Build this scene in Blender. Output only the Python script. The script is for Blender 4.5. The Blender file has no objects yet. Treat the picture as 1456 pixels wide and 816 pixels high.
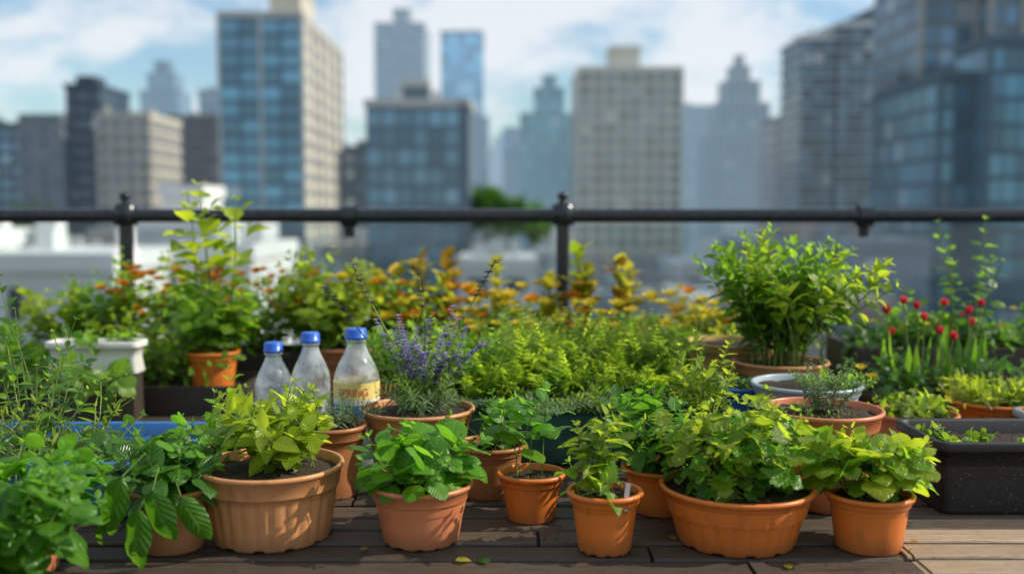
import bpy, math, numpy as np
from mathutils import Vector
R=np.random.RandomState
sc=bpy.context.scene
PI=math.pi
# ------------------------------------------------------------------ materials
def newmat(name):
    m=bpy.data.materials.new(name); m.use_nodes=True
    nt=m.node_tree; nt.nodes.clear()
    out=nt.nodes.new('ShaderNodeOutputMaterial')
    return m,nt,out
def nd(nt,t,**k):
    n=nt.nodes.new(t)
    for a,b in k.items(): setattr(n,a,b)
    return n
def c4(c): return (c[0],c[1],c[2],1)
def attr(nt,name):
    return nd(nt,'ShaderNodeAttribute',attribute_name=name).outputs['Fac']
def math_(nt,op,a,b=None,c=None,clamp=False):
    n=nd(nt,'ShaderNodeMath',operation=op); n.use_clamp=clamp
    for i,v in enumerate((a,b,c)):
        if v is None: continue
        if isinstance(v,(int,float)): n.inputs[i].default_value=v
        else: nt.links.new(v,n.inputs[i])
    return n.outputs[0]
def mix(nt,f,a,b,blend='MIX'):
    n=nd(nt,'ShaderNodeMix',data_type='RGBA',blend_type=blend)
    for i,v in ((0,f),(6,a),(7,b)):
        if isinstance(v,(int,float)): n.inputs[i].default_value=v
        elif isinstance(v,tuple): n.inputs[i].default_value=c4(v)
        else: nt.links.new(v,n.inputs[i])
    return n.outputs[2]
def noise(nt,scale,detail=4,stretch=None,rough=.55):
    tc=nd(nt,'ShaderNodeTexCoord')
    n=nd(nt,'ShaderNodeTexNoise'); n.inputs['Scale'].default_value=scale
    n.inputs['Detail'].default_value=detail; n.inputs['Roughness'].default_value=rough
    if stretch:
        mp=nd(nt,'ShaderNodeMapping'); mp.inputs['Scale'].default_value=stretch
        nt.links.new(tc.outputs['Object'],mp.inputs[0]); nt.links.new(mp.outputs[0],n.inputs['Vector'])
    else: nt.links.new(tc.outputs['Object'],n.inputs['Vector'])
    return n.outputs['Fac']
def ramp01(nt,v,a,b):
    n=nd(nt,'ShaderNodeMapRange'); n.inputs[1].default_value=a; n.inputs[2].default_value=b
    nt.links.new(v,n.inputs[0]); return n.outputs[0]
def bump(nt,h,strength,dist=.002):
    n=nd(nt,'ShaderNodeBump'); n.inputs['Strength'].default_value=strength; n.inputs['Distance'].default_value=dist
    nt.links.new(h,n.inputs['Height']); return n.outputs[0]
def principled(nt,out,col,rough=.5,nrm=None,**k):
    p=nd(nt,'ShaderNodeBsdfPrincipled')
    if isinstance(col,tuple): p.inputs['Base Color'].default_value=c4(col)
    else: nt.links.new(col,p.inputs['Base Color'])
    if isinstance(rough,(int,float)): p.inputs['Roughness'].default_value=rough
    else: nt.links.new(rough,p.inputs['Roughness'])
    if nrm is not None: nt.links.new(nrm,p.inputs['Normal'])
    for a,b in k.items(): p.inputs[a.replace('_',' ')].default_value=b
    if out: nt.links.new(p.outputs[0],out.inputs[0])
    return p.outputs[0]
def leafmat(name,dark,light,trans,tf=.5,rough=.33,vein=.4):
    m,nt,out=newmat(name)
    t=attr(nt,'tint'); u=math_(nt,'ABSOLUTE',attr(nt,'lu')); l=attr(nt,'lt')
    nz=noise(nt,60,2)
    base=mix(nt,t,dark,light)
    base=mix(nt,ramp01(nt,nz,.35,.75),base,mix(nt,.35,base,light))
    rib=math_(nt,'SUBTRACT',1.0,ramp01(nt,u,.03,.13))
    w=math_(nt,'SINE',math_(nt,'MULTIPLY',math_(nt,'SUBTRACT',l,math_(nt,'MULTIPLY',u,.28)),46.0))
    side=ramp01(nt,w,.72,1.0)
    v=math_(nt,'MULTIPLY',math_(nt,'MAXIMUM',rib,math_(nt,'MULTIPLY',side,.4)),vein,clamp=True)
    col=mix(nt,v,base,(light[0]*1.5,light[1]*1.35,light[2]*1.8))
    b=bump(nt,math_(nt,'ADD',w,math_(nt,'MULTIPLY',rib,-2)),.35,.0012)
    p=principled(nt,None,col,rough,b)
    tr=nd(nt,'ShaderNodeBsdfTranslucent')
    tcol=mix(nt,t,(trans[0]*.28,trans[1]*.42,trans[2]*.45),trans)
    tcol=mix(nt,math_(nt,'MULTIPLY',v,.3),tcol,(.6,.7,.2))
    nt.links.new(tcol,tr.inputs[0])
    ms=nd(nt,'ShaderNodeMixShader'); ms.inputs[0].default_value=tf
    nt.links.new(p,ms.inputs[1]); nt.links.new(tr.outputs[0],ms.inputs[2]); nt.links.new(ms.outputs[0],out.inputs[0])
    return m
def plainmat(name,c1,c2,rough=.5,scale=30,detail=5,bs=.3,bd=.001,stretch=None,lo=.35,hi=.7,**k):
    m,nt,out=newmat(name)
    nz=noise(nt,scale,detail,stretch)
    col=mix(nt,ramp01(nt,nz,lo,hi),c1,c2)
    principled(nt,out,col,rough,bump(nt,nz,bs,bd) if bs else None,**k)
    return m
def potmat(name,c,rough=.26,dirt=(.13,.075,.04),da=.5):
    m,nt,out=newmat(name)
    n1=noise(nt,14,6); n2=noise(nt,160,3); n3=noise(nt,35,5,(1,1,.35))
    tc=nd(nt,'ShaderNodeTexCoord'); sx=nd(nt,'ShaderNodeSeparateXYZ'); nt.links.new(tc.outputs['Object'],sx.inputs[0])
    low=math_(nt,'SUBTRACT',1.0,ramp01(nt,math_(nt,'ADD',sx.outputs[2],math_(nt,'MULTIPLY',n1,.03)),.012,.055))
    col=mix(nt,ramp01(nt,n1,.3,.75),c,(c[0]*.8,c[1]*.74,c[2]*.68))
    col=mix(nt,math_(nt,'MULTIPLY',ramp01(nt,n3,.56,.78),da),col,dirt)
    col=mix(nt,math_(nt,'MULTIPLY',low,.55),col,dirt)
    col=mix(nt,math_(nt,'MULTIPLY',ramp01(nt,n2,.62,.76),.3),col,(.55,.42,.30))
    principled(nt,out,col,math_(nt,'ADD',rough,math_(nt,'MULTIPLY',n1,.25)),bump(nt,n2,.2,.0008))
    return m
G={}
G['basil']=leafmat('basil_leaf',(.022,.095,.009),(.12,.31,.02),(.40,.85,.04))
G['bright']=leafmat('young_leaf',(.045,.13,.010),(.28,.39,.02),(.85,.98,.05),.55)
G['mint']=leafmat('mint_leaf',(.025,.095,.012),(.16,.31,.022),(.52,.88,.05))
G['dark']=leafmat('dark_leaf',(.015,.055,.011),(.06,.17,.020),(.20,.48,.04),.42)
G['fern']=leafmat('fern_leaf',(.022,.080,.016),(.23,.35,.025),(.75,.98,.05),.55,.45,.25)
G['grey']=leafmat('lavender_leaf',(.05,.11,.05),(.17,.26,.11),(.35,.55,.18),.4,.6,.2)
G['yel']=leafmat('yellow_leaf',(.30,.28,.02),(.60,.50,.04),(.98,.88,.08),.5,.5,.2)
G['stem']=plainmat('green_stem',(.08,.15,.02),(.20,.26,.05),.5,80,3,0)
G['twig']=plainmat('woody_stem',(.10,.06,.03),(.22,.17,.08),.7,80,3,.3)
G['purple']=leafmat('lavender_flower',(.26,.20,.46),(.46,.38,.72),(.6,.5,.9),.4,.6,0)
G['dkpurple']=leafmat('dried_flower',(.05,.03,.08),(.14,.09,.22),(.15,.08,.2),.3,.6,0)
G['orange']=leafmat('marigold_petal',(.70,.18,.01),(.85,.36,.02),(1,.45,.03),.4,.5,0)
G['yellow']=leafmat('yellow_petal',(.75,.45,.02),(.85,.66,.05),(1,.85,.08),.4,.5,0)
G['red']=leafmat('tulip_petal',(.65,.02,.04),(.82,.08,.10),(1,.12,.14),.45,.4,0)
G['brown']=leafmat('dry_petal',(.28,.14,.02),(.55,.32,.05),(.7,.42,.05),.35,.6,0)
M_terra=potmat('terracotta_pink',(.66,.225,.10))
M_orange=potmat('terracotta_orange',(.72,.19,.028))
M_tan=potmat('tan_plastic',(.64,.29,.12))
M_brown=potmat('brown_plastic',(.44,.175,.07))
M_teal=potmat('teal_plastic',(.030,.14,.13),.4,(.03,.04,.03))
M_blue=potmat('blue_plastic',(.03,.17,.50),.3,(.05,.08,.1),.3)
M_pale=potmat('pale_blue_ceramic',(.42,.52,.62),.2,(.2,.2,.2),.3)
M_black=potmat('black_plastic',(.014,.015,.017),.4,(.025,.024,.022),.3)
M_white=potmat('white_plastic',(.72,.74,.72),.4,(.3,.28,.22),.3)
M_soil=plainmat('potting_soil',(.012,.008,.005),(.06,.038,.022),.95,120,6,1.0,.006)
M_wicker=potmat('yellow_wicker',(.55,.38,.12),.6,(.2,.12,.05),.6)
M_metal=plainmat('black_painted_metal',(.010,.013,.018),(.025,.03,.038),.24,40,3,.1)
M_conc=plainmat('roof_concrete',(.06,.06,.06),(.11,.11,.105),.85,6,6,.4,.004)
def woodmat(name,a,b,gr):
    m,nt,out=newmat(name)
    g=noise(nt,9,8,(1.2,22,22),.65); n=noise(nt,5,4)
    k=noise(nt,60,2,(.6,9,9))
    col=mix(nt,ramp01(nt,g,.3,.72),a,b)
    col=mix(nt,math_(nt,'MULTIPLY',ramp01(nt,n,.4,.7),.5),col,gr)
    t=attr(nt,'tint'); col=mix(nt,math_(nt,'MULTIPLY',t,.5),col,(a[0]*.6,a[1]*.6,a[2]*.62))
    col=mix(nt,math_(nt,'MULTIPLY',ramp01(nt,k,.58,.7),.6),col,(.02,.016,.012))
    principled(nt,out,col,math_(nt,'ADD',.3,math_(nt,'MULTIPLY',g,.45)),bump(nt,g,.8,.003))
    return m
M_wood=woodmat('weathered_shaded_deck_wood',(.034,.025,.018),(.145,.10,.066),(.07,.066,.062))  # weathered boards, darkened further so the colour carries the deck's shade
M_litwood=woodmat('sunlit_deck_wood',(.30,.20,.12),(.58,.43,.28),(.42,.34,.25))  # paler copy of the deck wood: sunlit patch put into the colour
M_dwood=woodmat('dark_planter_wood',(.03,.022,.017),(.09,.06,.042),(.05,.05,.05))
# ------------------------------------------------------------------ mesh builder
class MB:
    def __init__(s): s.V=[];s.F=[];s.M=[];s.T=[];s.U=[];s.L=[];s.n=0;s.mats=[]
    def mi(s,m):
        if m not in s.mats: s.mats.append(m)
        return s.mats.index(m)
    def add(s,v,f,m,tint=.5,lu=None,lt=None):
        v=np.asarray(v,float).reshape(-1,3); f=np.asarray(f,int).reshape(-1,4); k=len(v)
        s.V.append(v); s.F.append(f+s.n); s.M.append(np.full(len(f),s.mi(m)))
        s.T.append(np.broadcast_to(np.asarray(tint,float),(k,)).copy())
        s.U.append(np.zeros(k)+1 if lu is None else lu); s.L.append(np.zeros(k) if lt is None else lt); s.n+=k
    def build(s,name,parent=None,smooth=True):
        V=np.concatenate(s.V);F=np.concatenate(s.F)
        me=bpy.data.meshes.new(name); me.vertices.add(len(V)); me.vertices.foreach_set('co',V.ravel().astype(np.float32))
        me.loops.add(F.size); me.loops.foreach_set('vertex_index',F.ravel().astype(np.int32))
        me.polygons.add(len(F)); me.polygons.foreach_set('loop_start',np.arange(0,F.size,4,dtype=np.int32))
        me.polygons.foreach_set('loop_total',np.full(len(F),4,dtype=np.int32))
        for m in s.mats: me.materials.append(m)
        me.polygons.foreach_set('material_index',np.concatenate(s.M).astype(np.int32))
        me.polygons.foreach_set('use_smooth',np.full(len(F),smooth))
        for nm,A in (('tint',s.T),('lu',s.U),('lt',s.L)):
            a=me.attributes.new(nm,'FLOAT','POINT'); a.data.foreach_set('value',np.concatenate(A).astype(np.float32))
        me.update(calc_edges=True)
        o=bpy.data.objects.new(name,me); sc.collection.objects.link(o)
        if parent: o.parent=parent
        return o
def empty(name,loc=(0,0,0)):
    o=bpy.data.objects.new(name,None); sc.collection.objects.link(o); o.empty_display_size=.1
    return o
def grid(nr,nc,closed=False):
    f=[]
    for i in range(nr-1):
        for j in range(nc if closed else nc-1):
            a=i*nc+j; b=i*nc+(j+1)%nc
            f.append((a,b,b+nc,a+nc))
    return np.array(f)
BOXF=np.array([(0,3,2,1),(4,5,6,7),(0,1,5,4),(1,2,6,5),(2,3,7,6),(3,0,4,7)])
def box(mb,x0,x1,y0,y1,z0,z1,m,tint=.5):
    mb.add([(x0,y0,z0),(x1,y0,z0),(x1,y1,z0),(x0,y1,z0),(x0,y0,z1),(x1,y0,z1),(x1,y1,z1),(x0,y1,z1)],BOXF,m,tint)
TPL={}
def template(kind,hi=True):
    key=(kind,hi)
    if key in TPL: return TPL[key]
    rows={'basil':9,'mint':17,'oval':9,'lobed':19,'strap':4,'pinna':9,'tiny':3,'petal':6,'pointed':9}[kind]
    cols=5
    if kind in('strap','tiny','pinna'): cols=3
    if not hi: rows=4; cols=3
    t=np.linspace(0,1,rows); u=np.linspace(-1,1,cols)
    s=np.sin(PI*t**.8)
    W={'basil':.36*np.maximum(s,0)**.62,'mint':.27*np.maximum(np.sin(PI*t**.7),0)**.75,'oval':.25*np.maximum(s,0)**.8,
       'pointed':.19*np.maximum(np.sin(PI*t**.62),0)**.9,
       'lobed':.46*np.maximum(np.sin(PI*t**.75),0)**.6,'strap':.05*np.maximum(s,0)**.5+.005,'pinna':.17*np.maximum(np.sin(PI*t**.55),0)**.7,
       'tiny':.28*np.maximum(s,0)**.7,'petal':.36*np.maximum(np.sin(PI*t**1.3),0)**.6}[kind]
    if hi and kind=='mint': W=W*(1+.13*np.where(np.arange(rows)%2==0,-1,1))
    if hi and kind=='lobed': W=W*(1+.30*np.cos(np.arange(rows)*PI*.5+.6))
    if hi and kind=='pinna': W=W*(1+.5*np.where(np.arange(rows)%2==0,-1,1))
    W=np.maximum(W,.004)
    T,U=np.meshgrid(t,u,indexing='ij')
    X=U*W[:,None]; Y=T.copy()
    if hi and kind=='lobed': Y=Y-.10*np.abs(U)*np.sin(T*PI)
    Z=.16*np.abs(U)**1.2*W[:,None]/.3*.9
    if kind=='basil': Z=-.10*np.abs(U)**2.2+.05*np.abs(U)
    puff={'basil':.04,'mint':.02,'lobed':.04}.get(kind,0)
    Z=Z+puff*np.sin(T*PI*3.2+.5)*(np.abs(U)>.2)
    if kind=='lobed': Z=Z+.05*np.sin(T*19)*np.abs(U)
    ang=T*{'basil':.8,'mint':.8,'lobed':.7,'strap':.25,'pinna':.5,'petal':-1.1}.get(kind,.7)
    Yc=np.sin(ang)/np.maximum(ang[-1,0],1e-6) if ang[-1,0]>0 else Y
    Zc=-(1-np.cos(ang))/abs(ang[-1,0])*(1 if ang[-1,0]>0 else -1)
    Y=Y*0+Yc+(Y-T) if ang[-1,0]>0 else Y
    v=np.stack([X,Y,Z+Zc],-1).reshape(-1,3)
    TPL[key]=(v,grid(rows,cols),U.ravel(),T.ravel()); return TPL[key]
def nrmz(a): return a/np.maximum(np.linalg.norm(a,axis=-1,keepdims=True),1e-9)
class Leaves:
    def __init__(s): s.d={}
    def add(s,kind,m,p,d,up,L,t,w=1.0,c=1.0): s.d.setdefault((kind,m),[]).append((*p,*d,*up,L,t,w,c))
    def flush(s,mb,hi=True):
        for (kind,m),a in s.d.items():
            a=np.array(a); tv,tf,lu,lt=template(kind,hi); k=len(tv); n=len(a)
            y=nrmz(a[:,3:6]); x=nrmz(np.cross(y,a[:,6:9]+1e-4)); z=np.cross(x,y)
            L=a[:,9][:,None,None]
            v=a[:,None,0:3]+L*(tv[None,:,0:1]*a[:,11][:,None,None]*x[:,None]+tv[None,:,1:2]*y[:,None]+tv[None,:,2:3]*a[:,12][:,None,None]*z[:,None])
            f=(tf[None]+(np.arange(n)*k)[:,None,None]).reshape(-1,4)
            mb.add(v.reshape(-1,3),f,m,np.repeat(a[:,10],k),np.tile(lu,n),np.tile(lt,n))
        s.d={}
def tube(mb,pts,r0,r1,m,sides=5,tint=.5):
    pts=np.asarray(pts,float); n=len(pts)
    tg=nrmz(np.gradient(pts,axis=0)); ref=np.array([.31,.95,.05])
    e1=nrmz(np.cross(tg,ref)); e2=np.cross(tg,e1)
    a=np.arange(sides)*2*PI/sides
    rr=np.linspace(r0,r1,n)[:,None,None]
    v=pts[:,None]+rr*(np.cos(a)[None,:,None]*e1[:,None]+np.sin(a)[None,:,None]*e2[:,None])
    mb.add(v.reshape(-1,3),grid(n,sides,True),m,tint)
def bush(mb,rng,base,n,h,spread,kind,ll,gap,m,r0=.025,tmin=.22,tint=(.15,.9),sr=.0018,hi=True,pet=.15,stem=None,edge=.35,w=1.,flat=.5,zpow=.9,elev=.25,wob_=.012,pw=1.35,curl=(.2,1.1)):
    base=np.array(base,float); Lv=Leaves(); stem=stem or G['stem']
    for i in range(n):
        az=2*PI*(i*.381966)+rng.uniform(-.5,.5); q=math.sqrt(rng.uniform(.02,1)); re=spread*q
        hh=h*(1-edge*q*q)*rng.uniform(.68,1.08)
        dx=np.array([math.cos(az),math.sin(az),0])
        p0=base+dx*r0*rng.uniform(.1,1)
        ts=np.linspace(0,1,7); wob=rng.normal(0,wob_,3)*[1,1,.2]
        P=p0+dx*(re*ts**pw)[:,None]+np.array([0,0,1])*(hh*ts**zpow)[:,None]+np.sin(ts*4+i)[:,None]*wob
        tube(mb,P,sr,sr*.45,stem,5)
        Ln=np.linalg.norm(np.diff(P,axis=0),axis=1).sum()
        nn=max(3,int(Ln*(1-tmin)/gap)); ph=rng.uniform(0,PI)
        for j in range(nn+1):
            t=tmin+(1-tmin)*j/nn
            p=np.array([np.interp(t,ts,P[:,c]) for c in range(3)])
            tg=nrmz(np.array([np.interp(min(t+.05,1),ts,P[:,c])-np.interp(t-.08,ts,P[:,c]) for c in range(3)]))
            e1=nrmz(np.cross(tg,[.2,.97,.1])); e2=np.cross(tg,e1); ph+=PI/2+rng.uniform(-.3,.3)
            last=j==nn
            for s in range(4 if last else 2):
                a=ph+s*(PI/2 if last else PI)+rng.uniform(-.25,.25)
                out=math.cos(a)*e1+math.sin(a)*e2
                el=elev+.75*t**3+rng.uniform(-.25,.25)
                if last: el=rng.uniform(.5,1.1)
                d=out*math.cos(el)+tg*math.sin(el)
                size=ll*(.6+.55*math.sin(PI*min(t*.85,1)))*(1-.45*t**4)*rng.uniform(.65,1.2)
                if last: size*=.62
                up=tg*flat+np.array([0,0,1-flat])+rng.normal(0,.22,3)
                b=p+out*pet*size
                if pet>.1 and hi: tube(mb,[p,p+d*pet*size*.6,b+d*.02*size],sr*.5,sr*.35,stem,4)
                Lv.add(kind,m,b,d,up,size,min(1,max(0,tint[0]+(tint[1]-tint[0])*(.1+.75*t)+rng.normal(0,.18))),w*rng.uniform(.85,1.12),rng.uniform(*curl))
    Lv.flush(mb,hi)
def frond(mb,Lv,rng,base,az,L,el0,el1,npin,pl,m,stem,kind='pinna'):
    n=12; ts=np.linspace(0,1,n); el=el0+(el1-el0)*ts
    a2=az+rng.uniform(-1.2,1.2)*ts
    st=np.stack([np.cos(a2)*np.cos(el),np.sin(a2)*np.cos(el),np.sin(el)],-1)*L/(n-1)
    P=np.array(base)+np.vstack([[0,0,0],np.cumsum(st,0)[:-1]])
    tube(mb,P,.0012,.0005,stem,4)
    tnt=rng.uniform(-.4,.55)
    for j in range(npin):
        t=.15+.85*j/(npin-1)
        p=np.array([np.interp(t,ts,P[:,c]) for c in range(3)]); tg=nrmz(np.array([np.interp(t,ts,st[:,c]) for c in range(3)]))
        side=nrmz(np.cross(tg,[0,0,1])); upv=np.cross(side,tg)
        sz=pl*math.sin(PI*(t*.86+.12))**.7*rng.uniform(.7,1.15)
        for s in (-1,1):
            d=side*s*.85+tg*rng.uniform(.3,.8)+upv*rng.uniform(-.3,.5)
            Lv.add(kind,m,p,d,upv+rng.normal(0,.4,3),sz,min(1,max(0,tnt+.75*t-.1+rng.normal(0,.1))),1.,rng.uniform(.3,1.5))
def lathe(mb,cx,cy,z0,prof,m,seg=56,ribs=0,ra=0,rlo=0,rhi=0,scal=0,scn=12):
    a=np.arange(seg)*2*PI/seg; V=[]
    for (r,z) in prof:
        rr=np.full(seg,r)
        if ribs and rlo<=z<=rhi: rr=rr*(1-ra*(np.cos(a*ribs)>.55))
        zz=np.full(seg,z)
        if scal and z<.012 and r>.02: zz=zz+scal*(np.cos(a*scn)>.5)
        V.append(np.stack([cx+rr*np.cos(a),cy+rr*np.sin(a),z0+zz],-1))
    mb.add(np.concatenate(V),grid(len(prof),seg,True),m)
def soil(mb,cx,cy,z,r,rng,seg=30,rings=9):
    a=np.arange(seg)*2*PI/seg; V=[]
    for i in range(rings):
        q=r*(1-i/(rings-.98)); zz=z+rng.uniform(-.003,.005,seg)+.006*(1-(q/r)**2)
        V.append(np.stack([cx+q*np.cos(a),cy+q*np.sin(a),zz],-1))
    mb.add(np.concatenate(V),grid(rings,seg,True),M_soil)
def pot(parent,rng,x,y,rt,rb,h,m,z0=0,ribs=0,ra=.02,rim=.22,rt_t=.004,scal=0,fill=.016,seg=72):
    mb=MB(); rh=h*rim; body=rb+(rt-rt_t-rb)*(1-rim)
    pr=[(.001,.004),(rb*.9,.004),(rb*.97,0),(rb,.003),(rb+(body-rb)*.06,h*.05)]
    for k in range(1,7): q=k/6; pr.append((rb+(body-rb)*(.06+.94*q),h*.05+(h*.95-rh)*q))
    zb=h-rh
    pr+=[(body+rt_t*.9,zb+.001),(body+rt_t*1.15,zb+.004),(rt-.001,h-.011),(rt+.003,h-.009),(rt+.0045,h-.006),(rt+.0045,h-.003),(rt+.003,h-.0005),(rt+.001,h),(rt-.003,h),(rt-.0045,h-.003),(rt-.006,h-.02),(rt-.012,h-.05)]
    lathe(mb,x,y,z0,pr,m,seg*(2 if ribs else 1),ribs,ra,h*.05+.001,zb-.001,scal)
    mb.build('pot',parent)
    ms=MB(); soil(ms,x,y,z0+h-fill,rt-.0075,rng); ms.build('soil',parent)
def rrect(x0,x1,y0,y1,off,r,seg=6):
    P=[]
    r=max(r-off*.5,.004)
    for cx,cy,a0 in ((x1-off-r,y0+off+r,-PI/2),(x1-off-r,y1-off-r,0),(x0+off+r,y1-off-r,PI/2),(x0+off+r,y0+off+r,PI)):
        for k in range(seg+1):
            a=a0+PI/2*k/seg; P.append((cx+r*math.cos(a),cy+r*math.sin(a)))
    return np.array(P)
def tray(parent,x0,x1,y0,y1,z0,z1,m,taper=.02,lip=.012,rng=None,cr=.04,fill=.03,name='tray',smooth=True):
    mb=MB(); h=z1-z0
    pr=[(taper+.05,0),(taper,.0),(taper-.002,.006),(taper*.5+lip,h*.5),(lip,h-.022),(.001,h-.02),(0,h-.016),(0,h-.003),(.002,h),(lip-.001,h),(lip+.003,h-.004),(lip+.006,h-.06),(lip+.01,h-.09)]
    V=[]
    for off,z in pr:
        P=rrect(x0,x1,y0,y1,off,cr); V.append(np.column_stack([P,np.full(len(P),z0+z)]))
    nc=len(V[0]); mb.add(np.concatenate(V),grid(len(pr),nc,True),m); mb.build(name,parent,smooth)
    if rng is not None:
        ms=MB(); nx,ny=40,24
        X,Y=np.meshgrid(np.linspace(x0+lip+.002,x1-lip-.002,nx),np.linspace(y0+lip+.002,y1-lip-.002,ny))
        Z=z1-fill+rng.uniform(-.004,.006,X.shape)
        ms.add(np.stack([X,Y,Z],-1),grid(ny,nx),M_soil); ms.build('soil',parent)
def woodbox(parent,x0,x1,y0,y1,z0,z1,m,rng,nb=4):
    mb=MB(); h=(z1-z0)/nb; t=.022
    for i in range(nb):
        a=z0+i*h+.002; b=z0+(i+1)*h-.002
        for (p,q,r,s) in ((x0,x1,y0,y0+t),(x0,x1,y1-t,y1),(x0,x0+t,y0+t+.001,y1-t-.001),(x1-t,x1,y0+t+.001,y1-t-.001)):
            box(mb,p,q,r,s,a,b,m,rng.uniform())
    mb.build('boards',parent,False)
    ms=MB(); X,Y=np.meshgrid(np.linspace(x0+t+.001,x1-t-.001,30),np.linspace(y0+t+.001,y1-t-.001,12))
    ms.add(np.stack([X,Y,z1-.03+rng.uniform(-.006,.008,X.shape)],-1),grid(12,30),M_soil); ms.build('soil',parent)
def flower(Lv,rng,p,r,m,kind='petal',n=12,up=(0,0,1),layers=2):
    for l in range(layers):
        for k in range(n):
            a=2*PI*k/n+l*.3+rng.uniform(-.15,.15); el=.25+.55*l
            d=np.array([math.cos(a)*math.cos(el),math.sin(a)*math.cos(el),math.sin(el)])
            Lv.add(kind,m,p,d,(0,0,1),r*(1-.25*l)*rng.uniform(.85,1.1),rng.uniform(),1.,.7)
# ================================================================== deck, roof
rng=R(3)
mb=MB(); y=1.02; bw=.088
def plank(xs,xe,y,m,tn,dz):
    b=.005; gp=.017
    prof=[(y,-.022+dz),(y,-b+dz),(y+b*.4,-b*.3+dz),(y+b,dz),(y+bw-gp-b,dz),(y+bw-gp-b*.4,-b*.3+dz),(y+bw-gp,-b+dz),(y+bw-gp,-.022+dz)]
    V=[(xx,py,pz) for xx in (xs+.002,xe-.002) for py,pz in prof]
    mb.add(V,[(k,(k+1)%8,(k+1)%8+8,k+8) for k in range(8)]+[(0,1,6,7),(1,2,5,6),(2,3,4,5),(15,14,9,8),(14,13,10,9),(13,12,11,10)],m,tn)
while y<3.12:
    x=-3.2+rng.uniform(-.8,0)
    new=1.68<y<1.93  # rows whose right end carries the painted sunlit patch
    while x<3.2:
        L=rng.uniform(1.3,2.2); xe=min(x+L,3.4)
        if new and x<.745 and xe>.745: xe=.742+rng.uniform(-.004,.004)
        plank(x,xe,y,M_litwood if (new and x>.73) else M_wood,rng.uniform(),rng.uniform(-.002,.002)+(.004 if new and x>.73 else 0))  # new marks the rows of the painted sunlit patch
        x=xe+.003
    y+=bw
E=empty('wooden_deck'); mb.build('planks',E,False)
mb=MB()
for xx in (-3,-2,-1,-.33,.6,1.4,2.3,3): box(mb,xx-.03,xx+.03,1.03,3.1,-.12,-.026,M_dwood)
for xx in (-3,-1.2,.6,2.3):
    for yy in (1.1,3.0): box(mb,xx-.04,xx+.04,yy-.04,yy+.04,-.45,-.121,M_dwood)
mb.build('joists',E,False)
# fallen leaves and spilled soil on the boards
mb=MB(); Lv=Leaves(); r=R(91)
for k in range(420):
    cx,cy=((-.48,1.95),(-.18,1.92),(.04,2.06),(.18,1.86),(.44,1.92),(.69,1.88),(.1,1.85))[r.randint(7)]
    a=r.uniform(0,2*PI); d=abs(r.normal(0,.12))+.05
    Lv.add('tiny',M_soil,(cx+math.cos(a)*d,cy+math.sin(a)*d-.02,.004),(r.normal(),r.normal(),.2),(0,0,1),r.uniform(.002,.007),.5,1.8,1.)
for k in range(22):
    Lv.add('oval',G[('brown','dark','yel')[k%3]],(r.uniform(-.9,1.1),r.uniform(1.74,2.1),.006),(r.normal(),r.normal(),.1),(r.normal(0,.2),r.normal(0,.2),1),r.uniform(.015,.035),r.uniform(0,.5),1.2,r.uniform(-.6,.6))
Lv.flush(mb); mb.build('fallen_leaves_and_soil',None)
mb=MB(); box(mb,-14,14,-8,4.6,-45,-.45,M_conc); box(mb,-14,14,4.42,4.6,-.448,-.25,M_conc)
mb.build('rooftop_floor',None,False)
# ================================================================== railing
E=empty('metal_railing'); mb=MB()
zr=.632; yr=4.2
pr=[]
for k in range(12):
    a=2*PI*k/12; pr.append((math.copysign(abs(math.cos(a))**.6,math.cos(a))*.034,math.copysign(abs(math.sin(a))**.6,math.sin(a))*.029))
V=[(xx,yr+p,zr+q) for xx in np.linspace(-6,6,8) for p,q in pr]; mb.add(V,grid(8,12,True),M_metal)
for xx in (-5.3,-3.466,-1.626,.214,2.75,4.9):
    tube(mb,[(xx,yr,-.25),(xx,yr,.2),(xx,yr,.6),(xx,yr,.68)],.028,.028,M_metal,10)
    lathe(mb,xx,yr,.59,[(.028,0),(.050,.004),(.050,.085),(.034,.095),(.017,.10),(.015,.11),(.024,.115),(.026,.125),(.02,.138),(.001,.142)],M_metal,16)
    box(mb,xx-.06,xx+.06,yr-.06,yr+.06,-.25,-.235,M_metal)
for xx in (-4.4,-2.6,-.686,1.484,3.8):
    tube(mb,[(xx-.03,yr,zr-.002),(xx,yr,zr-.002),(xx+.03,yr,zr-.002)],.045,.045,M_metal,12)
    tube(mb,[(xx,yr+.01,zr-.09),(xx,yr+.01,zr-.04),(xx,yr+.01,zr-.02)],.022,.026,M_metal,8)
box(mb,-6,6,yr-.015,yr+.015,-.16,-.13,M_metal)
mb.build('rails_and_posts',E)
m,nt,out=newmat('railing_glass')
tr=nd(nt,'ShaderNodeBsdfTransparent'); tr.inputs[0].default_value=(.80,.88,.90,1)
gl=nd(nt,'ShaderNodeBsdfGlossy'); gl.inputs['Roughness'].default_value=.05
ms=nd(nt,'ShaderNodeMixShader'); ms.inputs[0].default_value=.06
nt.links.new(tr.outputs[0],ms.inputs[1]); nt.links.new(gl.outputs[0],ms.inputs[2]); nt.links.new(ms.outputs[0],out.inputs[0])
M_glass=m
mb=MB()
for (a,b) in ((-5.25,-3.52),(-3.41,-1.68),(-1.57,.16),(.27,2.70),(2.8,4.85)):
    mb.add([(a,yr,-.12),(b,yr,-.12),(b,yr,.59),(a,yr,.59)],[(0,1,2,3)],M_glass)
mb.build('glass_panels',E,False)
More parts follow.
